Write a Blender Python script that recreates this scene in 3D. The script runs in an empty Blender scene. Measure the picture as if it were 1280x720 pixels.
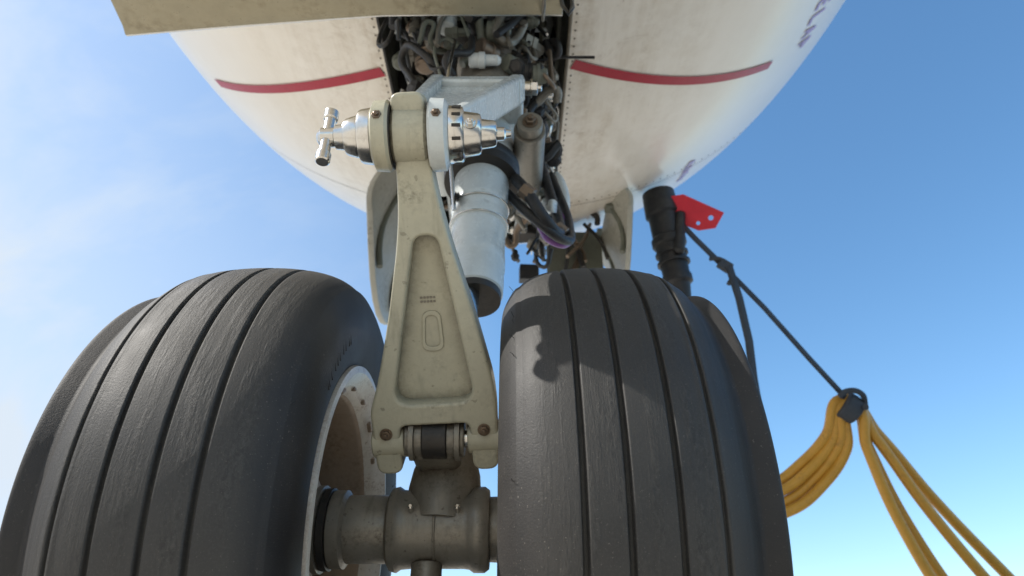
import bpy, math, random
from mathutils import Vector, Matrix
random.seed(7)
H=0.15
scene=bpy.context.scene
def P(x,y,z): return Vector((x,y,z+H))

# ------------------------------------------------------------ materials
def nt(name):
    m=bpy.data.materials.new(name); m.use_nodes=True
    n=m.node_tree; b=n.nodes['Principled BSDF']; return m,n,b
def noise(n,scale,detail=6,rough=.6,vec=None,dist=0):
    t=n.nodes.new('ShaderNodeTexNoise'); t.inputs['Scale'].default_value=scale
    t.inputs['Detail'].default_value=min(detail,5); t.inputs['Roughness'].default_value=rough
    t.inputs['Distortion'].default_value=dist
    if vec is not None: n.links.new(vec,t.inputs['Vector'])
    return t.outputs['Fac']
def ramp(n,fac,stops):
    r=n.nodes.new('ShaderNodeValToRGB'); e=r.color_ramp.elements
    e[0].position=stops[0][0]; e[0].color=(*stops[0][1],1)
    e[1].position=stops[-1][0]; e[1].color=(*stops[-1][1],1)
    for p,c in stops[1:-1]:
        k=e.new(p); k.color=(*c,1)
    n.links.new(fac,r.inputs['Fac']); return r.outputs['Color']
def mixc(n,fac,a,b,mode='MIX'):
    m=n.nodes.new('ShaderNodeMix'); m.data_type='RGBA'; m.blend_type=mode
    for sock,v in ((m.inputs[0],fac),(m.inputs[6],a),(m.inputs[7],b)):
        if isinstance(v,(int,float)): sock.default_value=v
        elif isinstance(v,tuple): sock.default_value=(*v,1)
        else: n.links.new(v,sock)
    return m.outputs[2]
def bump(n,b,h,strength=.3,dist=.002,prev=None):
    k=n.nodes.new('ShaderNodeBump'); k.inputs['Strength'].default_value=strength
    k.inputs['Distance'].default_value=dist; n.links.new(h,k.inputs['Height'])
    if prev is not None: n.links.new(prev,k.inputs['Normal'])
    n.links.new(k.outputs['Normal'],b.inputs['Normal']); return k.outputs['Normal']
def coord(n,kind='Object',scale=None):
    t=n.nodes.new('ShaderNodeTexCoord').outputs[kind]
    if scale:
        m=n.nodes.new('ShaderNodeMapping'); m.inputs['Scale'].default_value=scale
        n.links.new(t,m.inputs['Vector']); return m.outputs['Vector']
    return t
def mathn(n,op,a,b=None,c=None,clamp=False):
    m=n.nodes.new('ShaderNodeMath'); m.operation=op; m.use_clamp=clamp
    for i,v in enumerate((a,b,c)):
        if v is None: continue
        if isinstance(v,(int,float)): m.inputs[i].default_value=v
        else: n.links.new(v,m.inputs[i])
    return m.outputs[0]

def grimy(name,col,metal=0,rough=.45,dirt=(.06,.045,.03),amount=.5,scale=14,spec=.5,bs=.25,ao_on=False):
    m,n,b=nt(name)
    co=coord(n)
    f1=noise(n,scale,8,.65,co); f2=noise(n,scale*9,5,.7,co)
    c1=mixc(n,ramp(n,f1,[(.35,(0,0,0)),(.75,(1,1,1))]),tuple(x*.82 for x in col),tuple(min(1,x*1.12) for x in col))
    dm=mathn(n,'MULTIPLY',mathn(n,'MULTIPLY',ramp(n,f1,[(.48,(0,0,0)),(.72,(1,1,1))]),ramp(n,f2,[(.4,(.2,.2,.2)),(.65,(1,1,1))])),amount)
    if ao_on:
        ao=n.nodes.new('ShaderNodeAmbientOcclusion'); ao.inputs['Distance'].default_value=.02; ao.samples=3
        aoi=mathn(n,'MULTIPLY',mathn(n,'SUBTRACT',1.0,ao.outputs['AO']),amount*1.5,clamp=True)  # occlusion mask: tints creases and recesses darker, separate from the noise dirt
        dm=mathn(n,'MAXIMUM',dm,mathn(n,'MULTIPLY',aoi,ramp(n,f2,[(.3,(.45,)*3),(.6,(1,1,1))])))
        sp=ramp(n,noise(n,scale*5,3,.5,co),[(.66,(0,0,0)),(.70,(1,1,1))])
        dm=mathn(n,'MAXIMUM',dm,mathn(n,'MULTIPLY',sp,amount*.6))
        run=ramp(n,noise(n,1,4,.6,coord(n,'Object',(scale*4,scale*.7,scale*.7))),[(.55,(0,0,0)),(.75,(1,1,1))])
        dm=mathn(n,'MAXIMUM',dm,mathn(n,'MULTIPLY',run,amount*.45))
    c=mixc(n,dm,c1,dirt)
    n.links.new(c,b.inputs['Base Color'])
    b.inputs['Metallic'].default_value=metal
    rr=ramp(n,f2,[(.3,(rough*.7,)*3),(.7,(min(1,rough*1.35),)*3)])
    n.links.new(rr,b.inputs['Roughness'])
    bump(n,b,f2,bs,.0012)
    return m

M={}
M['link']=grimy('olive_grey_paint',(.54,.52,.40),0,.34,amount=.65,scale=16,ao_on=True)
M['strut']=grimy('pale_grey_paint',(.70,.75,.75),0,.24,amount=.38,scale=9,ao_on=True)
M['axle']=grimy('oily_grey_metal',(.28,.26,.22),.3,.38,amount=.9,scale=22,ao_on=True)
M['steel']=grimy('brushed_steel',(.74,.73,.70),1,.2,amount=.4,scale=30,bs=.1)
M['dark']=grimy('dark_fitting',(.04,.038,.036),.3,.45,amount=.5,scale=20)
M['hose']=grimy('black_hose',(.018,.018,.02),0,.5,dirt=(.1,.09,.07),amount=.4,scale=25)
M['green']=grimy('primer_green',(.17,.18,.145),0,.5,amount=.8,scale=8)
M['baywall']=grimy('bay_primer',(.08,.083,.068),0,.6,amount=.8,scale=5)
M['copper']=grimy('aged_bronze',(.24,.185,.14),.7,.4,amount=.7,scale=18)
M['bolt']=grimy('oxidised_bolt',(.20,.15,.11),.7,.4,amount=.7,scale=60)
M['purple']=grimy('violet_hose',(.24,.09,.32),0,.4,amount=.5,scale=25)
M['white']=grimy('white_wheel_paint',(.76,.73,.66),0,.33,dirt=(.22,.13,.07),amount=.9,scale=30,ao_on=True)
M['rust']=grimy('brown_hub',(.40,.31,.23),.15,.5,dirt=(.08,.05,.03),amount=.7,scale=15)
M['red']=grimy('red_plastic',(.75,.02,.05),0,.4,amount=.15,scale=10)
M['yellow']=grimy('yellow_cable_jacket',(.66,.34,.045),0,.42,dirt=(.24,.12,.03),amount=.85,scale=12)
M['strap']=grimy('webbing_strap',(.05,.06,.075),0,.8,amount=.3,scale=40)
M['door']=grimy('door_paint',(.38,.34,.24),.35,.35,dirt=(.13,.10,.055),amount=.9,scale=7)
M['doorgrey']=grimy('inner_door_paint',(.45,.44,.38),0,.5,amount=.7,scale=7)
M['stripe']=grimy('red_stripe_paint',(.42,.006,.03),0,.35,dirt=(.14,.02,.02),amount=.7,scale=22)
M['violetpaint']=grimy('violet_marking_paint',(.46,.33,.60),0,.4,amount=.1,scale=22)

# tyre rubber
def tyre_mat():
    m,n,b=nt('tyre_rubber')
    uv=coord(n,'UV')
    def mp(s):
        k=n.nodes.new('ShaderNodeMapping'); k.inputs['Scale'].default_value=s
        n.links.new(uv,k.inputs['Vector']); return k.outputs['Vector']
    big=noise(n,9,6,.6,coord(n))
    grain=noise(n,1,8,.78,mp((110,250,1)),.8)
    fine=noise(n,420,4,.7,uv)
    sep=n.nodes.new('ShaderNodeSeparateXYZ'); n.links.new(uv,sep.inputs[0])
    av=mathn(n,'ABSOLUTE',sep.outputs['Y'])
    tread=mathn(n,'SUBTRACT',1.0,mathn(n,'MULTIPLY',mathn(n,'SUBTRACT',av,.078),50,clamp=True),clamp=True)
    patch=ramp(n,noise(n,1,5,.65,mp((6,45,1))),[(.48,(0,0,0)),(.62,(1,1,1))])
    mask=mathn(n,'MULTIPLY',patch,tread)
    g=mathn(n,'MULTIPLY',grain,mathn(n,'ADD',mathn(n,'MULTIPLY',mask,.95),.05))
    side=mixc(n,ramp(n,big,[(.35,(0,0,0)),(.7,(1,1,1))]),(.012,.012,.013),(.024,.023,.023))
    tr=mixc(n,ramp(n,big,[(.35,(0,0,0)),(.7,(1,1,1))]),(.026,.0255,.025),(.044,.0425,.040))
    worn=mixc(n,ramp(n,grain,[(.42,(0,0,0)),(.65,(1,1,1))]),(.018,.0175,.017),(.062,.060,.055))
    tr=mixc(n,mathn(n,'MULTIPLY',mask,.7),tr,worn)
    tr=mixc(n,ramp(n,fine,[(.5,(0,0,0)),(.8,(.5,.5,.5))]),tr,(.075,.072,.067))
    c=mixc(n,tread,side,tr)
    dust=ramp(n,noise(n,620,2,.5,coord(n)),[(.68,(0,0,0)),(.73,(1,1,1))])
    dz=ramp(n,noise(n,5,5,.6,coord(n)),[(.45,(0,0,0)),(.7,(1,1,1))])
    c=mixc(n,mathn(n,'MULTIPLY',dust,mathn(n,'ADD',mathn(n,'MULTIPLY',dz,.6),.25)),c,(.24,.22,.19))
    c=mixc(n,mathn(n,'MULTIPLY',dz,.10),c,(.16,.14,.12))
    n.links.new(c,b.inputs['Base Color'])
    n.links.new(ramp(n,big,[(.3,(.54,)*3),(.7,(.70,)*3)]),b.inputs['Roughness'])
    b.inputs['Specular IOR Level'].default_value=.5
    nn=bump(n,b,g,.5,.0016)
    bump(n,b,fine,.45,.0010,nn)
    return m
M['tyre']=tyre_mat()

def belly_mat():
    m,n,b=nt('fuselage_white_paint')
    co=coord(n)
    f1=noise(n,2.2,8,.6,co); f2=noise(n,26,7,.7,co)
    st=noise(n,1,6,.65,coord(n,'Object',(16,1.3,16)))
    fine=noise(n,95,4,.7,co)
    c=mixc(n,ramp(n,f1,[(.3,(0,0,0)),(.7,(1,1,1))]),(.82,.765,.67),(.88,.84,.77))
    sep=n.nodes.new('ShaderNodeSeparateXYZ'); n.links.new(co,sep.inputs[0])
    near=mathn(n,'SUBTRACT',1.0,mathn(n,'MULTIPLY',mathn(n,'ABSOLUTE',mathn(n,'ADD',sep.outputs['X'],.1)),1.3),clamp=True)
    d=mathn(n,'MULTIPLY',mathn(n,'MULTIPLY',ramp(n,st,[(.38,(0,0,0)),(.70,(1,1,1))]),ramp(n,f2,[(.36,(.2,)*3),(.60,(1,1,1))])),mathn(n,'ADD',mathn(n,'MULTIPLY',near,.85),.035),clamp=True)
    c=mixc(n,d,c,(.40,.30,.18))
    blot=mathn(n,'MULTIPLY',ramp(n,noise(n,7,8,.75,co,1.2),[(.57,(0,0,0)),(.72,(1,1,1))]),mathn(n,'MULTIPLY',near,.6))
    c=mixc(n,blot,c,(.34,.25,.15))
    speck=mathn(n,'MULTIPLY',ramp(n,fine,[(.65,(0,0,0)),(.70,(1,1,1))]),mathn(n,'ADD',mathn(n,'MULTIPLY',near,.7),.01),clamp=True)
    c=mixc(n,speck,c,(.16,.11,.07))
    n.links.new(c,b.inputs['Base Color'])
    b.inputs['Roughness'].default_value=.3
    b.inputs['Coat Weight'].default_value=.25; b.inputs['Coat Roughness'].default_value=.12
    bump(n,b,f1,.15,.01)
    return m
M['belly']=belly_mat()

def ground_mat():
    m,n,b=nt('concrete_apron')
    co=coord(n)
    f=noise(n,.6,8,.6,co); g=noise(n,60,5,.7,co)
    c=mixc(n,f,(.52,.47,.39),(.64,.58,.49)); c=mixc(n,mathn(n,'MULTIPLY',g,.3),c,(.34,.30,.25))
    br=n.nodes.new('ShaderNodeTexBrick'); br.inputs['Scale'].default_value=.2
    br.offset=0; br.inputs['Mortar Size'].default_value=.004; br.inputs['Brick Width'].default_value=1; br.inputs['Row Height'].default_value=1
    n.links.new(co,br.inputs['Vector'])
    c=mixc(n,br.outputs['Fac'],c,(.08,.07,.06))
    n.links.new(c,b.inputs['Base Color']); b.inputs['Roughness'].default_value=.85
    bump(n,b,g,.4,.003); return m
M['ground']=ground_mat()

# ------------------------------------------------------------ mesh helpers
def empty(name,loc=(0,0,0)):
    e=bpy.data.objects.new(name,None); e.location=loc; e.empty_display_size=.1
    scene.collection.objects.link(e); return e
def add(name,me,mat,parent=None,smooth=True,bevel=0,auto=True):
    if isinstance(me,tuple):
        v,f=me; me=bpy.data.meshes.new(name); me.from_pydata([tuple(x) for x in v],[],f); me.validate(); me.update()
    o=bpy.data.objects.new(name,me); scene.collection.objects.link(o)
    if mat and not me.materials: me.materials.append(M[mat])
    if smooth:
        for p in me.polygons: p.use_smooth=True
        if auto:
            me.set_sharp_from_angle(angle=math.radians(38))
    if bevel:
        b=o.modifiers.new('bev','BEVEL'); b.width=bevel; b.segments=3; b.limit_method='ANGLE'; b.angle_limit=math.radians(35)
        b.harden_normals=False
    if parent: o.parent=parent
    return o
def frame(d):
    d=d.normalized(); up=Vector((0,0,1)) if abs(d.z)<.9 else Vector((0,1,0))
    a=d.cross(up).normalized(); b=d.cross(a).normalized(); return a,b
def lathe(name,origin,axis,prof,mat,parent,seg=48,bevel=0):
    axis=Vector(axis).normalized(); a,b=frame(axis); v=[];f=[]
    for t,r in prof:
        for i in range(seg):
            an=2*math.pi*i/seg
            v.append(origin+axis*t+(a*math.cos(an)+b*math.sin(an))*r)
    for j in range(len(prof)-1):
        for i in range(seg):
            k=(i+1)%seg
            f.append((j*seg+i,j*seg+k,(j+1)*seg+k,(j+1)*seg+i))
    f.append(tuple(range(seg))); n=(len(prof)-1)*seg; f.append(tuple(range(n+seg-1,n-1,-1)))
    o=add(name,(v,f),mat,parent,bevel=bevel)
    bm_fix(o.data); return o
def bm_fix(me):
    import bmesh
    bm=bmesh.new(); bm.from_mesh(me); bmesh.ops.recalc_face_normals(bm,faces=bm.faces); bm.to_mesh(me); bm.free()
def cyl(name,p0,p1,r,mat,parent,r2=None,seg=24,bevel=.0015):
    p0=Vector(p0);p1=Vector(p1); L=(p1-p0).length
    r2=r if r2 is None else r2; e=min(bevel,L*.3,r*.4)
    return lathe(name,p0,p1-p0,[(0,max(r-e,1e-4)),(e,r),(L-e,r2),(L,max(r2-e,1e-4))],mat,parent,seg)
def box(name,c,s,mat,parent,rot=None,bevel=.003):
    v=[];sx,sy,sz=[k/2 for k in s]
    R=rot if rot is not None else Matrix.Identity(3)
    for x in(-sx,sx):
        for y in(-sy,sy):
            for z in(-sz,sz): v.append(Vector(c)+R@Vector((x,y,z)))
    f=[(0,1,3,2),(4,6,7,5),(0,4,5,1),(2,3,7,6),(0,2,6,4),(1,5,7,3)]
    return add(name,(v,f),mat,parent,bevel=bevel)
def tube(name,pts,r,mat,parent,res=6,cyc=False):
    cu=bpy.data.curves.new(name,'CURVE'); cu.dimensions='3D'; cu.bevel_depth=r; cu.bevel_resolution=4; cu.resolution_u=res
    cu.use_fill_caps=True
    s=cu.splines.new('BEZIER'); s.bezier_points.add(len(pts)-1)
    for bp,p in zip(s.bezier_points,pts):
        bp.co=p; bp.handle_left_type=bp.handle_right_type='AUTO'
    s.use_cyclic_u=cyc
    o=bpy.data.objects.new(name,cu); scene.collection.objects.link(o); cu.materials.append(M[mat])
    if parent:o.parent=parent
    return o
def hexbolt(name,p,ax,r,h,mat,parent):
    ax=Vector(ax).normalized(); p=Vector(p)
    lathe(name+'_washer',p,ax,[(0,r*1.35),(h*.2,r*1.35),(h*.22,r*1.1)],mat,parent,20)
    lathe(name,p,ax,[(h*.2,r),(h*.9,r),(h,r*.82)],mat,parent,6)
    lathe(name+'_stud',p,ax,[(h*.9,r*.5),(h*1.5,r*.5),(h*1.6,r*.38)],mat,parent,12)

# ------------------------------------------------------------ tyres
KEY=[(0,.3500),(.02,.3496),(.04,.3480),(.06,.3450),(.08,.3390),(.092,.3325),(.102,.3240),(.110,.3130)]
def crown(x):
    x=abs(x)
    for (a,ra),(b,rb) in zip(KEY,KEY[1:]):
        if x<=b:
            t=(x-a)/(b-a); return ra+(rb-ra)*t
    return KEY[-1][1]
def smoothcrown(x):
    return sum(crown(x+d*.004) for d in (-2,-1,0,1,2))/5
GR=[-.047,-.008,.036,.075]
def gdepth(x):
    d=0
    for g in GR:
        hw=.0038 if abs(g)<.07 else .0028
        k=max(0,min(1,(hw-abs(x-g))/.0022)); k=k*k*(3-2*k)
        d=max(d,k*(.0075 if abs(g)<.07 else .0045))
        q=math.exp(-((abs(x-g)-hw-.002)/.003)**2); d-=q*.0008
    return d
def catm(pts,n):
    out=[]
    for i in range(len(pts)-1):
        p0=pts[max(i-1,0)];p1=pts[i];p2=pts[i+1];p3=pts[min(i+2,len(pts)-1)]
        for k in range(n):
            t=k/n
            out.append(tuple(.5*((2*p1[j])+(-p0[j]+p2[j])*t+(2*p0[j]-5*p1[j]+4*p2[j]-p3[j])*t*t+(-p0[j]+3*p1[j]-3*p2[j]+p3[j])*t**3) for j in (0,1)))
    out.append(pts[-1]); return out
def tyre(parent,cx,out):
    prof=[]
    bl=1 if out>0 else .5
    inner=catm([(-.084,.198),(-.100,.206),(-.108-.006*bl,.228),(-.111-.0125*bl,.258),(-.112-.0105*bl,.288),(-.109-.005*bl,.309),(-.104,.3235)],6)
    prof+=inner[:-1]
    x=-.100
    while x<=.0965:
        prof.append((x,smoothcrown(x)-gdepth(x))); x+=.0009
    outer=catm([(.100,.3265),(.108,.3165),(.1140,.3105)],3)
    chine=catm([(.118,.3095),(.128,.3115),(.137,.3125),(.1405,.308),(.137,.300),(.128,.287),(.124,.262),(.114,.228),(.100,.206),(.084,.198)],5)
    prof+=outer+chine
    c=Vector((cx,.93,.2+H)); seg=300; v=[];f=[];n=len(prof)
    for i in range(seg):
        a=2*math.pi*i/seg
        for (px,r) in prof:
            z=c.z+math.sin(a)*r; 
            xx=px
            if z<.03: xx=px*(1+.06*(1-max(z,0)/.03))
            v.append((c.x+out*xx,c.y+math.cos(a)*r,max(z,.001)))
    for i in range(seg):
        k=(i+1)%seg
        for j in range(n-1):
            q=(i*n+j,k*n+j,k*n+j+1,i*n+j+1)
            f.append(q if out>0 else q[::-1])
    me=bpy.data.meshes.new('tire_carcass'); me.from_pydata(v,[],f)
    uv=me.uv_layers.new(name='UVMap')
    for p in me.polygons:
        seam=p.index//(n-1)==seg-1
        for li in p.loop_indices:
            vi=me.loops[li].vertex_index; i=vi//n; j=vi%n
            if seam and i==0: i=seg
            uv.data[li].uv=(i/seg*2.2+(5 if out<0 else 0), prof[j][0])
    me.update()
    o=add('tire_carcass',me,'tyre',parent,auto=False); bm_fix(me)
    for s in range(20 if out>0 else 6):
        a=math.radians(random.uniform(100,250)); px,r=random.choice([(.1405,.3085),(-.108,.318),(.10,.326),(-.108,.318)])
        d=Vector((0,math.cos(a),math.sin(a)))
        base=c+Vector((out*px,0,0))+d*r
        if base.z<.04: continue
        side=Vector((out*(1 if px>0 else -1),0,0))
        nn=(d*.8+side*random.uniform(.2,1)).normalized()
        L=random.uniform(.004,.008)
        tube('vent_hair',[base-nn*.001,base+nn*L*.5,base+nn*L+Vector((random.uniform(-1,1),random.uniform(-1,1),random.uniform(-1,1)))*.002],.0003,'hose',parent,3)
    for side in (-1,1):
        for base_a in (.35,2.3,4.3):
            for k in range(11):
                if k in (4,): continue
                a=base_a+k*.045
                d=Vector((0,math.cos(a),math.sin(a))); t=Vector((0,-math.sin(a),math.cos(a)))
                rr=.262; xx=(.1245 if side>0 else -(.111+.0125*bl))
                p=c+Vector((out*xx,0,0))+d*rr
                R=Matrix((Vector((1,0,0)),d,t)).transposed()
                box('sidewall_letter',p+d*.006,(.0016,.003,.008),'tyre',parent,R,.0004)
                box('sidewall_letter',p+t*(random.choice((-1,0,1))*.003),(.0016,.014,.0025),'tyre',parent,R,.0004)
    return o
def wheel(parent,cx,inn):
    c=Vector((cx,.93,.2+H)); ax=Vector((inn,0,0)); a1,a2=frame(ax)
    def ring(name,prof,mat,seg=96):
        v=[];f=[]
        for t,r in prof:
            for i in range(seg):
                an=2*math.pi*i/seg; v.append(c+ax*t+(a1*math.cos(an)+a2*math.sin(an))*r)
        m=len(prof)
        for j in range(m):
            jj=(j+1)%m
            for i in range(seg):
                k=(i+1)%seg; f.append((j*seg+i,j*seg+k,jj*seg+k,jj*seg+i))
        o=add(name,(v,f),mat,parent); bm_fix(o.data); return o
    ring('rim_flange',[(.080,.208),(.090,.2165),(.104,.220),(.112,.217),(.113,.208),(.107,.200),(.101,.192),(.094,.1835),(.084,.178),(.078,.180)],'white')
    ring('rim_barrel',[(.088,.182),(.083,.1765),(.078,.174),(.03,.170),(-.03,.170),(-.085,.182),(-.090,.200),(-.098,.207),(-.09,.211),(-.08,.208),(-.075,.19),(0,.18),(.075,.19)],'rust')
    ring('hub_web',[(-.028,.171),(-.020,.150),(-.024,.085),(.050,.070),(.055,.045),(-.055,.045),(-.05,.07),(-.05,.085),(-.054,.15),(-.052,.171)],'rust')
    for i in range(9):
        an=2*math.pi*i/9+.2; d=a1*math.cos(an)+a2*math.sin(an); t=ax.cross(d)
        R=Matrix((ax,d,t)).transposed()
        box('hub_spoke',c+d*.122+ax*.000,(.065,.10,.016),'white',parent,R,.006)
        hexbolt('tie_bolt',c+d*.155-ax*.018,ax,.009,.014,'steel',parent)
        an+=math.pi/9; d=a1*math.cos(an)+a2*math.sin(an)
        lathe('vent_hole',c+d*.118-ax*.0245,ax,[(0,.026),(.0045,.026),(.0048,.022),(.001,.018)],'dark',parent,24)
    for i in range(18):
        an=2*math.pi*i/18+.1; d=a1*math.cos(an)+a2*math.sin(an); t=ax.cross(d)
        R=Matrix((ax,d,t)).transposed()
        box('flange_notch',c+d*.1870+ax*.0975,(.008,.005,.010 if i%3 else .020),'rust',parent,R,.002)
    lathe('hub_cap',c,-ax,[(.03,.05),(.085,.05),(.1,.042),(.108,.02)],'white',parent,32)

for cx,out in ((.11,1),(-.3225,-1)):
    e=empty('aircraft_tire')
    tyre(e,cx,out); wheel(e,cx,-out)

# ------------------------------------------------------------ landing gear
G=empty('nose_landing_gear')
ac=P(-.10,.93,.20); X=Vector((1,0,0))
lathe('axle_barrel',ac,X,[(-.064,.046),(-.060,.0525),(-.052,.0545),(-.046,.0505),(-.034,.0495),(.036,.0495),(.044,.0505),(.05,.0545),(.064,.0545),(.070,.05)],'axle',G,64)
lathe('axle_sleeve_inner',ac,-X,[(.060,.041),(.066,.0435),(.118,.0435),(.122,.050),(.138,.050),(.142,.044),(.150,.044),(.152,.056),(.160,.056),(.163,.05),(.2,.045)],'axle',G,64)
lathe('axle_seal',ac,-X,[(.139,.046),(.1405,.0525),(.1495,.0525),(.151,.046)],'dark',G,64)
lathe('axle_sleeve_outer',ac,X,[(.062,.041),(.12,.0435),(.124,.050),(.14,.050),(.2,.045)],'axle',G,64)
for s in (-1,1):
    cyl('axle_grease_nipple',ac+Vector((s*.03,-.046,.012)),ac+Vector((s*.03,-.060,.016)),.0035,'steel',G,seg=12)
tube('barrel_seam',[ac+Vector((0,-.0495*math.cos(a),.0495*math.sin(a))) for a in [k*math.pi/16 for k in range(-14,15)]],.0016,'axle',G)
cyl('barrel_drain',ac+Vector((-.01,-.01,-.045)),ac+Vector((-.01,-.012,-.085)),.02,'axle',G)
lathe('piston_boss',P(-.095,.925,.20),Vector((.02,.05,.4)),[(0,.05),(.05,.05),(.075,.047),(.10,.040),(.14,.036),(.20,.036)],'axle',G,48)
cyl('chrome_piston',P(-.094,.945,.35),P(-.080,1.01,.70),.027,'steel',G,seg=48)
box('lower_lug',P(-.10,.868,.292),(.062,.075,.050),'axle',G,bevel=.012)
cyl('lower_pin_bushing',P(-.137,.836,.293),P(-.061,.836,.293),.0235,'axle',G,seg=40)
cyl('lower_pin_sleeve',P(-.115,.836,.293),P(-.083,.836,.293),.0265,'dark',G,seg=40)
cyl('lower_pin',P(-.178,.836,.293),P(-.022,.836,.293),.012,'steel',G)
for x in (-.128,-.070):
    lathe('bushing_flange',P(x,.836,.293),X,[(-.004,.024),(-.003,.0285),(.003,.0285),(.004,.024)],'axle',G,40)

P0=P(-.097,.83,.30); P1=P(-.117,.567,.564)
w=(P1-P0).normalized(); u=(X-w*X.dot(w)).normalized(); nrm=u.cross(w).normalized()
if nrm.y>0: nrm=-nrm
LL=(P1-P0).length
def LP(uu,t,h=0): return P0+u*uu+w*(t*LL)+nrm*h
def link_curve(name,outer,holes,ext,bev,mat,hoff=0,parent=G):
    cu=bpy.data.curves.new(name,'CURVE'); cu.dimensions='2D'; cu.fill_mode='BOTH'; cu.extrude=ext; cu.bevel_depth=bev; cu.bevel_resolution=3; cu.offset=-bev
    for pts in [outer]+holes:
        s=cu.splines.new('POLY'); s.points.add(len(pts)-1); s.use_cyclic_u=True
        for q,p in zip(s.points,pts): q.co=(p[0],p[1]*LL,0,1)
    o=bpy.data.objects.new(name,cu); scene.collection.objects.link(o); cu.materials.append(M[mat])
    Mx=Matrix.Identity(4)
    zc=u.cross(w)
    for r in range(3): Mx[r][0]=u[r];Mx[r][1]=w[r];Mx[r][2]=zc[r];Mx[r][3]=(P0+nrm*hoff)[r]
    o.matrix_world=Mx; o.parent=parent
    return o
def rnd(pts,r,n=6):
    out=[];N=len(pts)
    for i in range(N):
        p=Vector((pts[i][0],pts[i][1]*LL)); a=Vector((pts[i-1][0],pts[i-1][1]*LL)); b=Vector((pts[(i+1)%N][0],pts[(i+1)%N][1]*LL))
        rr=pts[i][2] if len(pts[i])>2 else r
        da=(a-p);db=(b-p); k=min(rr,da.length*.48,db.length*.48)
        s=p+da.normalized()*k; e=p+db.normalized()*k
        for j in range(n+1):
            t=j/n; q=s*(1-t)**2+p*2*t*(1-t)+e*t*t
            out.append((q.x,q.y/LL))
    return out
outer=rnd([(-.078,-.13,.014),(-.045,-.13,.014),(-.044,.045,.01),(.044,.045,.01),(.045,-.13,.014),(.078,-.13,.014),(.080,.10,.01),(.078,.19,.03),(.060,.42,.03),(.034,.70,.03),(.0235,.86,.02),(.0195,1.0,.01),(.0195,1.13,.012),(-.0195,1.13,.012),(-.0195,.9,.01),(-.021,.78,.02),(-.027,.66,.04),(-.047,.40,.04),(-.068,.19,.03),(-.080,.10,.01)],.01)
pocket=rnd([(-.050,.120,.026),(.054,.120,.026),(.022,.690,.022),(-.006,.690,.022)],.02,10)
link_curve('lower_torque_link_frame',outer,[pocket],.014,.004,'link')
link_curve('lower_torque_link_web',rnd([(-.058,.10),(.062,.10),(.026,.72),(-.012,.72)],.01),[],.002,.001,'link',-.007)
link_curve('web_boss',rnd([(-.010,.29,.012),(.018,.29,.012),(.016,.43,.012),(-.006,.43,.012)],.01),[rnd([(-.006,.305,.009),(.014,.305,.009),(.012,.415,.009),(-.003,.415,.009)],.008)],.0008,.0006,'link',-.0035)
for k in range(10):
    box('stamped_mark',LP(-.006+(k%5)*.0040,.462+.014*(k//5),-.0032),(.0027,.0024,.0008),'axle',G,Matrix((u,w,nrm)).transposed(),.0002)
for s in (-1,1):
    hexbolt('lug_bolt',LP(s*.062+.0,.02,.018),nrm,.0060,.005,'bolt',G)
    cyl('lug_bush',P0+u*s*.04+w*(-.01),P0+u*s*.082+w*(-.01),.021,'link',G)
AX=(X+Vector((0,0,.03))).normalized(); A=P1.copy()
cyl('apex_housing',A-AX*.0215,A+AX*.0205,.034,'link',G,seg=48,bevel=.004)
lathe('apex_collar',A,AX,[(-.044,.034),(-.041,.0405),(-.026,.0415),(-.022,.038)],'link',G,48)
lathe('apex_collar_far',A,AX,[(.0212,.038),(.024,.0425),(.040,.0415),(.044,.035)],'strut',G,48)
lathe('apex_shim',A,AX,[(-.0225,.036),(-.0224,.0385),(-.0212,.0385),(-.0211,.036)],'dark',G,48)
lathe('apex_nut',A,AX,[(.042,.032),(.0445,.0335),(.058,.0325),(.0605,.031),(.062,.0265),(.064,.0262),(.078,.0240),(.0805,.0225),(.082,.0175),(.084,.0172),(.096,.0155),(.0985,.014),(.100,.008),(.108,.0075),(.110,.005),(.116,.004)],'steel',G,48)
for i in range(14):
    an=2*math.pi*i/14; a_,b_=frame(AX); d=a_*math.cos(an)+b_*math.sin(an)
    box('nut_slot',A+AX*.0535+d*.0325,(.010,.0025,.004),'dark',G,Matrix((AX,d,AX.cross(d))).transposed(),.0005)
lathe('apex_cone',A,-AX,[(.042,.031),(.045,.033),(.056,.0315),(.059,.030),(.061,.0245),(.063,.0245),(.074,.0215),(.0765,.0200),(.078,.0155),(.080,.0150),(.088,.0140),(.089,.009),(.107,.009),(.110,.005)],'steel',G,48)
cyl('locking_bar',A-AX*.098+Vector((0,-.002,-.036)),A-AX*.098+Vector((0,-.002,.037)),.0065,'steel',G,seg=24,bevel=.003)
cyl('locking_bar_boss',A-AX*.106,A-AX*.088,.0115,'steel',G)
for s in(-1,1): cyl('locking_bar_end',A-AX*.098+Vector((0,-.002,s*.026)),A-AX*.098+Vector((0,-.002,s*.040)),.0085,'steel',G)
for t,hh in ((-.034,.04),(.032,.041),(.070,.026)):
    hexbolt('collar_bolt',A+AX*t+Vector((0,-hh*.93,-.006)),Vector((0,-1,-.12)),.0058,.0045,'bolt' if t<.05 else 'steel',G)
hexbolt('grease_fitting',A+Vector((-.002,.0,.040)),Vector((0,-.1,1)),.0085,.009,'bolt',G)
hexbolt('apex_fitting',A+AX*.0+Vector((.03,0,.036)),Vector((.2,0,1)),.006,.007,'steel',G)
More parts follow.
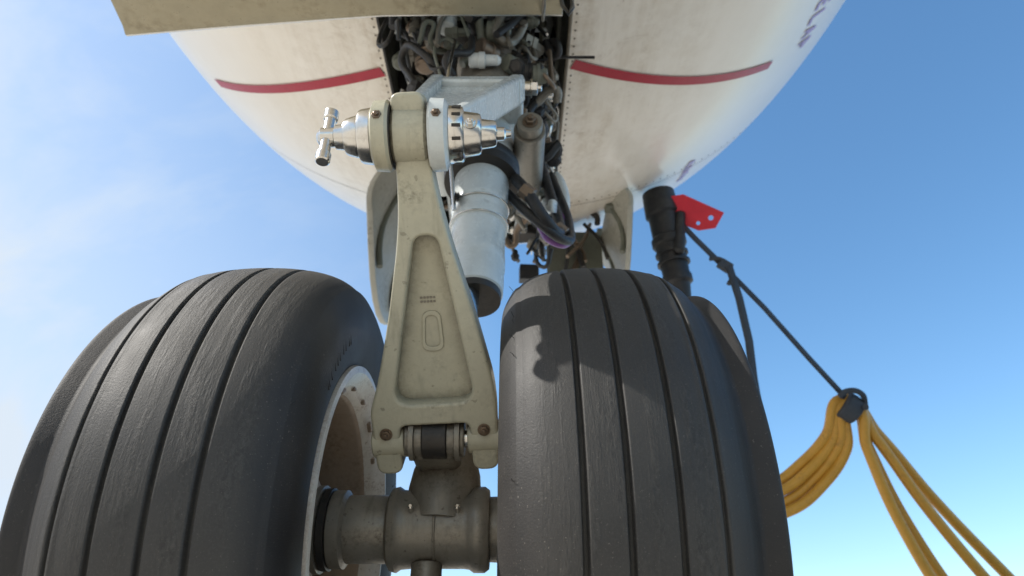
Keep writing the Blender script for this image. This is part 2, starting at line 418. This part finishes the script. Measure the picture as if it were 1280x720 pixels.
def arm(name,pa,pb,wa,wb,ta,tb,mat,bev=.006,parent=None):
    d=(pb-pa).normalized(); uu=(X-d*X.dot(d)).normalized(); n2=uu.cross(d)
    v=[]
    for p,ww,tt in((pa,wa,ta),(pb,wb,tb)):
        for su,sn in((-1,-1),(1,-1),(1,1),(-1,1)): v.append(p+uu*su*ww/2+n2*sn*tt/2)
    f=[(0,1,2,3),(7,6,5,4),(0,4,5,1),(1,5,6,2),(2,6,7,3),(3,7,4,0)]
    o=add(name,(v,f),mat,parent or G,bevel=bev); bm_fix(o.data); return o
U0=A+Vector((.0,.03,.03)); U1=P(-.072,.97,1.10)
arm('upper_torque_link_web',U0,U1,.07,.17,.012,.02,'strut')
for s in(-1,1):
    arm('upper_torque_link_rail',U0+X*s*.027,U1+X*s*.084,.016,.028,.045,.06,'strut')
arm('upper_torque_link_crossbar',U0.lerp(U1,.9),U0.lerp(U1,1.0),.19,.20,.05,.05,'strut')
box('upper_lug',P(-.07,1.02,1.12),(.19,.10,.055),'strut',G,bevel=.012)
cyl('upper_pin',P(-.18,.985,1.12),P(.04,.985,1.12),.016,'steel',G)
hexbolt('upper_pin_nut',P(.04,.985,1.12),X,.016,.015,'steel',G)
S0=P(-.066,1.010,.615); S1=P(-.055,1.25,1.95)
lathe('shock_strut_cylinder',S0,S1-S0,[(0,.046),(.004,.050),(.02,.051),(.060,.0512),(.062,.0525),(.09,.0525),(.092,.0515),(.165,.052),(.168,.0555),(.190,.0555),(.193,.0545),(.215,.0545),(.218,.0565),(.235,.0565),(.238,.0555),(.31,.057),(.315,.071),(.322,.073),(.355,.073),(.362,.066),(.55,.066),(.56,.085),(.58,.085),(.59,.07)],'strut',G,64)
lathe('strut_trunnion_housing',S0,S1-S0,[(.575,.06),(.58,.068),(.75,.068),(.76,.08),(.80,.08),(.81,.068),(1.35,.068)],'axle',G,64)
lathe('gland_nut',S0,S1-S0,[(-.012,.034),(-.012,.0465),(.003,.0475),(.004,.04)],'dark',G,48)
lathe('steering_collar',S0,S1-S0,[(.308,.06),(.31,.078),(.332,.080),(.336,.076),(.342,.080),(.36,.079),(.364,.06)],'dark',G,64)
sd=(S1-S0).normalized()
for k,(t,r) in enumerate(((.178,.0562),(.226,.0572))):
    pts=[S0+sd*t+Vector((math.cos(a)*r,math.sin(a)*r,0)) for a in [i*math.pi/10 for i in range(20)]]
    tube('band_clamp',pts,.0018,'steel',G,4,True)
for s in(-1,1):
    p=S0+sd*.43+X*s*.10+Vector((0,.02,0))
    cyl('steering_actuator',p-Vector((0,.09,.01)),p+Vector((0,.12,.02)),.034,'strut' if s<0 else 'axle',G)
    cyl('actuator_cap',p-Vector((0,.115,.012)),p-Vector((0,.088,.01)),.027,'axle',G)
    hexbolt('actuator_bolt',p-Vector((0,.115,.012)),Vector((0,-1,-.1)),.012,.012,'bolt',G)
cyl('trunnion',P(-.36,1.23,1.80),P(.16,1.23,1.80),.05,'axle',G)
arm('drag_brace',P(-.06,1.13,1.25),P(-.08,2.3,1.95),.10,.07,.05,.04,'doorgrey')
arm('drag_brace_side',P(.06,1.2,1.18),P(.06,2.0,1.65),.035,.035,.03,.03,'copper')
tube('brake_hose',[P(.0,1.06,.94),P(.03,1.02,.86),P(.075,1.05,.80),P(.10,1.12,.84),P(.09,1.2,1.0),P(.06,1.25,1.2)],.012,'hose',G,12)
tube('steering_hose',[P(-.01,1.07,.90),P(.045,1.04,.81),P(.10,1.08,.79),P(.125,1.16,.88),P(.10,1.25,1.1)],.010,'hose',G,12)
tube('violet_hose',[P(.06,1.12,.85),P(.085,1.09,.79),P(.115,1.12,.81),P(.12,1.2,.95)],.008,'purple',G,12)
for p in ((.03,1.02,.86),(.10,1.12,.84)):
    q=P(*p); lathe('hose_fitting',q,Vector((.5,.1,-.4)),[(-.014,.013),(-.012,.0165),(.012,.0165),(.014,.013)],'bolt',G,6)
tube('line_front',[P(-.13,.99,1.28),P(-.135,.96,1.1),P(-.125,.99,.95),P(-.11,1.0,.8)],.004,'steel',G,8)

# ------------------------------------------------------------ fuselage
AC=empty('airplane')
XC=-.06; ZC=3.10; RF=1.60; Y0=.9; LN=2.45
def rad(y):
    if y>Y0: 
        s=min((y-Y0)/LN,.99999); return RF*math.sqrt(1-s**2.42)
    if y<-9: return RF*(1-.55*((-9-y)/9)**1.5)
    return RF
def zcen(y): return ZC+(0 if y>-9 else .6*((-9-y)/9)**1.5)
ys=[-18,-15,-12,-10,-9]+[-9+ .9*k for k in range(1,10)]+[-.5,0,.3,.6,.9]
NS=46
for i in range(1,NS+1): ys.append(Y0+LN*math.sin(i/NS*math.pi/2))
seg=144; v=[];f=[]
for y in ys:
    for i in range(seg):
        a=2*math.pi*i/seg; r=max(rad(y),.003)
        v.append((XC+math.sin(a)*r,y,zcen(y)+H-math.cos(a)*r))
for j in range(len(ys)-1):
    for i in range(seg):
        q=(i+1)%seg; f.append((j*seg+i,j*seg+q,(j+1)*seg+q,(j+1)*seg+i))
f.append(tuple(range(seg))); n0=(len(ys)-1)*seg; f.append(tuple(range(n0+seg-1,n0-1,-1)))
fus=add('fuselage',(v,f),'belly',AC,auto=False); bm_fix(fus.data)
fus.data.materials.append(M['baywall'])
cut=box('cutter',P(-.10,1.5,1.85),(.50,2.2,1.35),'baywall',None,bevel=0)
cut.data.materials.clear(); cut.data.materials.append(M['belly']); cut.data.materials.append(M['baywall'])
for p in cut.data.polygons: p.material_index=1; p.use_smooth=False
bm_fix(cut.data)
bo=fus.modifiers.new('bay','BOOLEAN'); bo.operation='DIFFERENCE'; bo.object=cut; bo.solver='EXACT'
dg=bpy.context.evaluated_depsgraph_get(); dg.update()
me2=bpy.data.meshes.new_from_object(fus.evaluated_get(dg)); fus.modifiers.clear(); fus.data=me2
me2.set_sharp_from_angle(angle=math.radians(35))
bpy.data.objects.remove(cut)
def skin(x,y,off=.003):
    r=rad(y); dx=x-XC; z=zcen(y)-math.sqrt(max(r*r-dx*dx,0))
    n=Vector((dx,0,z-ZC)).normalized()
    return Vector((x,y,z+H))+n*off
def ribbon(name,cl,hw,mat,off=.003):
    v=[];f=[]
    for i,(x,y) in enumerate(cl):
        a=Vector(cl[max(i-1,0)]); b=Vector(cl[min(i+1,len(cl)-1)]); t=(b-a).normalized(); nn=Vector((-t.y,t.x))*hw
        v+= [skin(x+nn.x,y+nn.y,off),skin(x-nn.x,y-nn.y,off)]
    for i in range(len(cl)-1): f.append((2*i,2*i+1,2*i+3,2*i+2))
    return add(name,(v,f),mat,AC,auto=False)
def yst(x): return 1.25+.48*(x-.165)-.16*(x-.165)**2 if x>0 else 1.29+.46*(-x-.365)+.10*(-x-.365)**2
ribbon('red_stripe_starboard',[(.170+i*(.70)/40,yst(.170+i*.70/40)) for i in range(41)],.0165,'stripe')
ribbon('red_stripe_port',[(-.37-i*(.70)/40,yst(-.37-i*.70/40)) for i in range(41)],.0165,'stripe')
M['seam']=grimy('seam_sealant',(.20,.17,.13),0,.6,amount=.3)
for yy in (.35,2.05):
    for x0,x1 in((.17,1.3),(-1.3,-.37)):
        n=30; 
        if yy>1.5: x0=max(x0,-1.0); x1=min(x1,1.0)
        ribbon('skin_seam',[(x0+(x1-x0)*i/n,yy) for i in range(n+1)],.0016,'seam',.0015)
rv=[];rf=[]
def rivet(x,y):
    p=skin(x,y,.0004); n=Vector((x-XC,0,p.z-H-ZC)).normalized(); a,b=frame(n); i0=len(rv)
    for i in range(8): rv.append(p+(a*math.cos(i*math.pi/4)+b*math.sin(i*math.pi/4))*.0032+n*.0006)
    rf.append(tuple(range(i0,i0+8)))
for i in range(70):
    y=.62+i*.026
    rivet(.168,y); rivet(-.368,y)
for i in range(28):
    rivet(.2+i*.03,2.02); rivet(.2+i*.035,.385); rivet(-.4-i*.03,.385)
add('rivets',(rv,rf),'seam',AC,smooth=False)
for x in (.1535,-.3535):
    pts=[]
    for i in range(40):
        y=.45+i*.05
        pts.append(skin(x,y,-.002))
    tube('bay_edge_seal',pts,.005,'dark' if x<0 else 'seam',AC,4)
GLY=[[(0,0,0,1),(0,1,.6,.5),(.6,.5,0,.45)],[(0,0,.3,1),(.3,1,.6,0),(.15,.4,.45,.4)],[(0,0,0,1),(0,0,.6,0)],[(0,0,0,1),(0,1,.6,1),(0,.5,.5,.5),(0,0,.6,0)],[(0,0,0,1),(0,1,.6,0),(.6,0,.6,1)],[(0,1,.6,1),(.3,0,.3,1)]]
def glyph(x,y,sx,sy,g):
    for a,b,c,d in g: ribbon('violet_lettering',[(x+b*sx,y+a*sy),(x+d*sx,y+c*sy)],.006,'violetpaint')
for k in range(9): glyph(.98,1.02+k*.060,.055,.055,GLY[(k*5+2)%6])
for k in range(7): glyph(.70,1.98+k*.030,.030,.028,GLY[(k*7+1)%6])

# ------------------------------------------------------------ wheel bay plumbing
BAY=AC
mats=['steel','dark','green','copper','strut','hose','axle','axle','dark','axle','hose','steel','green','hose']
def rp(x0,x1,y0,y1,z0,z1): return P(random.uniform(x0,x1),random.uniform(y0,y1),random.uniform(z0,z1))
for i in range(110):
    p=rp(-.33,.13,.75,2.4,1.50,2.2); pts=[p.copy()]
    for k in range(random.randint(2,5)):
        ax=random.randrange(3); d=Vector((0,0,0)); d[ax]=random.choice((-1,1))*random.uniform(.04,(.12,.5,.3)[ax])
        q=pts[-1]+d; q.x=min(max(q.x,-.34),.135); q.z=min(max(q.z,1.5+H+max(0,(q.y-1.3))*.2),2.4); q.y=min(max(q.y,.5),2.5)
        pts.append(q)
    tube('hydraulic_line',pts,random.choice((.004,.006,.008,.011,.015)),random.choice(mats),BAY,6)
def gadgets(cnt,reg,name,parent,rmin=.012,rmax=.035):
    for i in range(cnt):
        p=rp(*reg); ax=random.choice((Vector((1,0,0)),Vector((0,1,0)),Vector((0,0,1)),Vector((1,1,.3)),Vector((.3,1,1))))
        r=random.uniform(rmin,rmax); L=random.uniform(.03,.10)
        if p.x+ax.normalized().x*L>.135: ax=Vector((0,0,1))
        lathe(name,p,ax,[(0,r*.6),(.003,r*.9),(L*.3,r*.9),(L*.32,r),(L*.5,r),(L*.52,r*.7),(L*.9,r*.65),(L,r*.3)],random.choice(mats),parent,random.choice((6,20,24)))
gadgets(85,(-.33,.12,.8,2.4,1.50,2.15),'valve_body',BAY)
for i in range(40):
    p=rp(-.33,.09,.8,2.4,1.54,2.2)
    R=Matrix.Rotation(random.uniform(-.5,.5),3,'Z')@Matrix.Rotation(random.uniform(-.4,.4),3,'X')
    box('bay_bracket',p,(random.uniform(.02,.09),random.uniform(.01,.08),random.uniform(.01,.1)),random.choice(mats),BAY,R,.004)
gadgets(58,(.0,.115,1.20,1.55,.98,1.62),'steering_valve',G,.010,.026)
gadgets(34,(-.26,.08,1.02,1.14,1.26,1.50),'manifold_valve',G,.012,.030)
gadgets(22,(-.32,-.16,1.15,1.40,1.25,1.60),'manifold_valve',G,.012,.030)
def loops(cnt,reg,name,parent,lim):
    for i in range(cnt):
        p=rp(*reg); pts=[p]
        for k in range(3):
            q=pts[-1]+Vector((random.uniform(-.06,.06),random.uniform(-.04,.06),random.uniform(-.08,.16))); q.x=min(max(q.x,lim[0]),lim[1]); pts.append(q)
        tube(name,pts,random.choice((.004,.006,.009,.011)),random.choice(mats),parent,8)
loops(50,(.0,.12,1.16,1.5,.98,1.62),'steering_line',G,(-.02,.12))
loops(34,(-.3,.09,1.0,1.12,1.25,1.5),'manifold_line',G,(-.32,.10))
for z in (1.75,2.0,2.25):
    for x in (-.343,.143):
        box('bay_stringer',P(x,1.5,z),(.012,2.1,.03),'green',BAY,bevel=.002)
for y in [.6+.3*k for k in range(7)]:
    box('bay_frame',P(-.10,y,2.42),(.49,.03,.06),'green',BAY,bevel=.002)

# ------------------------------------------------------------ gear doors
def sheet(name,rows,mat,parent,th):
    n=len(rows[0]); v=[p for r in rows for p in r]; f=[]
    for j in range(len(rows)-1):
        for i in range(n-1): f.append((j*n+i,j*n+i+1,(j+1)*n+i+1,(j+1)*n+i))
    o=add(name,(v,f),mat,parent,auto=False)
    s=o.modifiers.new('s','SOLIDIFY'); s.thickness=th; s.offset=0
    b=o.modifiers.new('b','BEVEL'); b.width=.003; b.segments=2; b.limit_method='ANGLE'
    return o
D=empty('landing_gear_door')
zt=1.28
edge=[(-.867,.969),(-.67,.950),(-.48,.934),(-.28,.918),(-.08,.917),(.110,.917)]
rows=[]
for k in range(5):
    t=k/4; rows.append([P(x*(1-.02*t),y-.09*t*(k) - .0,zt+.012*t) for x,y in edge])
sheet('door_skin',rows,'door',D,.018)
tube('door_edge_seal',[P(x,y+.002,zt) for x,y in edge],.0045,'steel',D,2)
for x in (-.6,-.28,.02):
    box('door_bracket',P(x,.72,1.42),(.03,.12,.28),'doorgrey',D,bevel=.004)

def sidedoor(x0,lean,y0,y1,zb,zt_,curve):
    d=empty('landing_gear_door'); rows=[]
    for j in range(9):
        t=j/8; row=[]
        for i in range(9):
            s=i/8; y=y0+(y1-y0)*s
            zlow=zb+ .22*(2*s-1)**2*(1 if s<.5 else .8)
            z=zt_+(zlow-zt_)*t
            row.append(P(x0+lean*t+curve*math.sin(t*math.pi),y,z))
        rows.append(row)
    sheet('door_panel',rows,'doorgrey',d,.02)
    for s in(.25,.75):
        y=y0+(y1-y0)*s
        box('door_hinge',P(x0,y,zt_+.0),(.04,.05,.10),'green',d,bevel=.006)
        tube('door_rib',[P(x0+lean*t+curve*math.sin(t*math.pi)+(.018 if x0<0 else -.018),y,zt_+(zb+.1-zt_)*t) for t in (0,.25,.5,.75,1)],.011,'green',d)
    return d
sidedoor(-.40,-.06,1.70,2.3,1.14,1.60,-.035)
sidedoor(.40,.05,2.0,2.55,1.40,1.76,.03)
F=AC
box('forward_frame',P(.27,2.38,1.64),(.24,.04,.26),'green',F,bevel=.01)
for i in range(8):
    p=rp(.17,.40,2.2,2.35,1.45,1.75); q=rp(.17,.40,2.2,2.35,1.45,1.8)
    tube('door_linkage',[p,(p+q)/2+Vector((.02,0,0)),q],random.choice((.008,.012)),random.choice(('doorgrey','dark','copper')),F)

# ------------------------------------------------------------ ground power cable
C=empty('ground_power_cable')
pt=P(.60,2.12,1.78); pb=P(.655,2.20,1.30)
d=(pb-pt); 
lathe('plug_body',pt,d,[(0,.065),(.05,.068),(.10,.070),(.11,.060),(.20,.060),(.21,.068),(.235,.068),(.245,.058),(.36,.052),(.375,.058),(.40,.058),(.41,.045),(.48,.035)],'hose',C,40)
box('plug_handle',(pt+pb)/2+Vector((.03,-.06,.03)),(.04,.04,.20),'hose',C,Matrix.Rotation(.15,3,'Y'),.015)
for q in (.47,.55,.63): lathe('plug_grip_ring',pt+d*q,d,[(0,.05),(.002,.064),(.012,.064),(.014,.05)],'hose',C,32)
tie=P(1.215,2.27,.905)
for k in range(4):
    s=k-1.5; j=[.0,.05,-.03,.04][k]; q=[-1.6,-.9,.35,1.5][k]
    tube('power_cable',[pb+Vector((.012*s,0,.012*s)),P(.665,2.28,1.12)+Vector((.03*s,.02*(k%2),0)),P(.70,2.38,.86)+Vector((.035*s,0,0)),P(.80,2.45,.665)+Vector((.02*s,0,.025*s)),
        P(.88,2.45,.622)+Vector((0,.02*(k%2),.034*s)),P(.975,2.43,.637)+Vector((-.01*s,.02*(k%2),.034*s)),P(1.08,2.39,.705)+Vector((-.02*s,.02*(k%2),.026*s)),P(1.165,2.33,.80)+Vector((-.02*s,0,.017*s)),tie+Vector((-.01*s,0,.02+.012*s)),
        P(1.29,2.30,.80)+Vector((.022*q,.02*(k%2),.016*q)),P(1.42,2.38,.57)+Vector((.050*q,j*.5,.030*q)),P(1.64,2.48,.27)+Vector((.075*q,j*.5,.045*q)),P(1.95+.1*q,2.65,-.02),P(2.4+.1*k,2.9+.1*k,-.13),P(4.5,3.4+.1*k,-.13),P(8,5,-.13)],.0185,'yellow',C,14)
lathe('cable_tie',tie+Vector((-.02,0,.02)),Vector((.5,.1,-.35)),[(0,.045),(.004,.052),(.03,.054),(.055,.050),(.06,.042)],'strap',C,28)
tube('tie_knot',[tie+Vector((-.045,-.04,.03)),tie+Vector((-.02,-.055,.045)),tie+Vector((.03,-.055,.035)),tie+Vector((.045,-.03,.0)),tie+Vector((.03,-.055,-.015))],.010,'strap',C)
Sx=empty('tie_down_strap')
def flat(name,pts,w_,mat,parent):
    v=[];f=[]
    for i,p in enumerate(pts):
        a=pts[max(i-1,0)];b=pts[min(i+1,len(pts)-1)]; t=(b-a).normalized(); nn=t.cross(Vector((.1,-1,.2))).normalized()*w_/2
        v+=[p+nn,p-nn]
    for i in range(len(pts)-1): f.append((2*i,2*i+1,2*i+3,2*i+2))
    o=add(name,(v,f),mat,parent,auto=False); s=o.modifiers.new('s','SOLIDIFY'); s.thickness=.004; return o
node=P(.795,2.08,1.39)
flat('strap_upper',[P(.64,2.12,1.68),P(.71,2.10,1.54),node],.026,'strap',Sx)
flat('strap_long',[node,P(.93,2.13,1.245),P(1.08,2.2,1.075),tie+Vector((-.02,-.03,.03))],.024,'strap',Sx)
flat('strap_tail',[node+Vector((.01,-.02,-.01)),P(.822,2.07,1.25),P(.845,2.12,1.1),P(.848,2.157,.98),P(.845,2.16,.88)],.030,'strap',Sx)
tube('strap_fray',[node+Vector((-.05,0,.04)),node+Vector((-.01,-.01,.03)),node+Vector((.02,-.01,-.04)),node+Vector((.0,-.01,-.08))],.008,'strap',Sx)
box('buckle',node+Vector((0,-.012,.0)),(.05,.02,.045),'strap',Sx,Matrix.Rotation(.7,3,'Y'),.006)
R_=empty('red_warning_tag')
tagc=P(.725,2.08,1.65)
cu=bpy.data.curves.new('tag_plate','CURVE'); cu.dimensions='2D'; cu.fill_mode='BOTH'; cu.extrude=.003; cu.bevel_depth=.001
def spl(pts):
    s=cu.splines.new('POLY'); s.points.add(len(pts)-1); s.use_cyclic_u=True
    for q,p in zip(s.points,pts): q.co=(p[0],p[1],0,1)
spl([(-.09,-.03),(.02,-.06),(.075,-.045),(.095,.01),(-.05,.06),(-.09,.05)])
spl([(.055+.010*math.cos(a),-.012+.010*math.sin(a)) for a in [i*math.pi/8 for i in range(16)]])
spl([(.015+.008*math.cos(a),-.035+.008*math.sin(a)) for a in [i*math.pi/8 for i in range(16)]])
to=bpy.data.objects.new('tag_plate',cu); cu.materials.append(M['red']); scene.collection.objects.link(to)
to.location=tagc; to.rotation_euler=(math.radians(122),math.radians(18),math.radians(-14)); to.scale=(1.12,1.12,1.12); to.parent=R_
tube('tag_lanyard',[P(.63,2.12,1.78),P(.66,2.10,1.74),P(.69,2.10,1.69)],.004,'red',R_)

# ------------------------------------------------------------ ground
add('ground',([(-600,-600,0),(600,-600,0),(600,600,0),(-600,600,0)],[(0,1,2,3)]),'ground',None,smooth=False)

# ------------------------------------------------------------ light, sky
sd_=Vector((-.70,-.10,.705)).normalized()
el=math.asin(sd_.z); az=math.atan2(sd_.x,sd_.y)
L=bpy.data.lights.new('sun','SUN'); L.energy=5; L.angle=math.radians(.53); L.color=(1,.95,.87)
lo=bpy.data.objects.new('sun',L); scene.collection.objects.link(lo); lo.rotation_euler=sd_.to_track_quat('Z','Y').to_euler()
W=bpy.data.worlds.new('World'); scene.world=W; W.use_nodes=True; n=W.node_tree; bg=n.nodes['Background']
sk=n.nodes.new('ShaderNodeTexSky'); sk.sky_type='NISHITA'; sk.sun_disc=False; sk.sun_elevation=el; sk.sun_rotation=az
sk.air_density=1.0; sk.dust_density=.9; sk.ozone_density=1.4
hs=n.nodes.new('ShaderNodeHueSaturation'); hs.inputs['Saturation'].default_value=1.2; hs.inputs['Hue'].default_value=.494; hs.inputs['Value'].default_value=1.75
n.links.new(sk.outputs['Color'],hs.inputs['Color'])
tc=n.nodes.new('ShaderNodeTexCoord').outputs['Generated']
mp=n.nodes.new('ShaderNodeMapping'); mp.inputs['Scale'].default_value=(1.6,4.5,3.5); mp.inputs['Rotation'].default_value=(.2,.75,.3); n.links.new(tc,mp.inputs['Vector'])
cl=noise(n,1.8,8,.6,mp.outputs['Vector'],.3)
sp=n.nodes.new('ShaderNodeSeparateXYZ'); n.links.new(tc,sp.inputs[0])
left=mathn(n,'MULTIPLY',mathn(n,'SUBTRACT',.0,sp.outputs['X']),1.6,clamp=True)
cm=mathn(n,'MULTIPLY',ramp(n,cl,[(.42,(0,0,0)),(.70,(1,1,1))]),left)
hz=mathn(n,'MULTIPLY',mathn(n,'SUBTRACT',.72,sp.outputs['Z']),1.1,clamp=True)
cm=mathn(n,'ADD',mathn(n,'MULTIPLY',cm,.40),mathn(n,'MULTIPLY',left,mathn(n,'ADD',.36,hz)),clamp=True)
n.links.new(mixc(n,cm,hs.outputs['Color'],(5.3,6.0,6.8)),bg.inputs['Color']); bg.inputs['Strength'].default_value=.14

# ------------------------------------------------------------ camera
cd=bpy.data.cameras.new('camera'); cam=bpy.data.objects.new('camera',cd); scene.collection.objects.link(cam)
cd.sensor_width=36; cd.lens=18/math.tan(math.radians(37.5)); cd.clip_start=.01; cd.clip_end=3000
cam.location=(0,0,H); cam.rotation_euler=(math.radians(90+32),0,0)
cd.dof.use_dof=True; cd.dof.focus_distance=.75; cd.dof.aperture_fstop=7
scene.camera=cam
scene.view_settings.view_transform='Standard'; scene.view_settings.look='None'; scene.view_settings.exposure=0
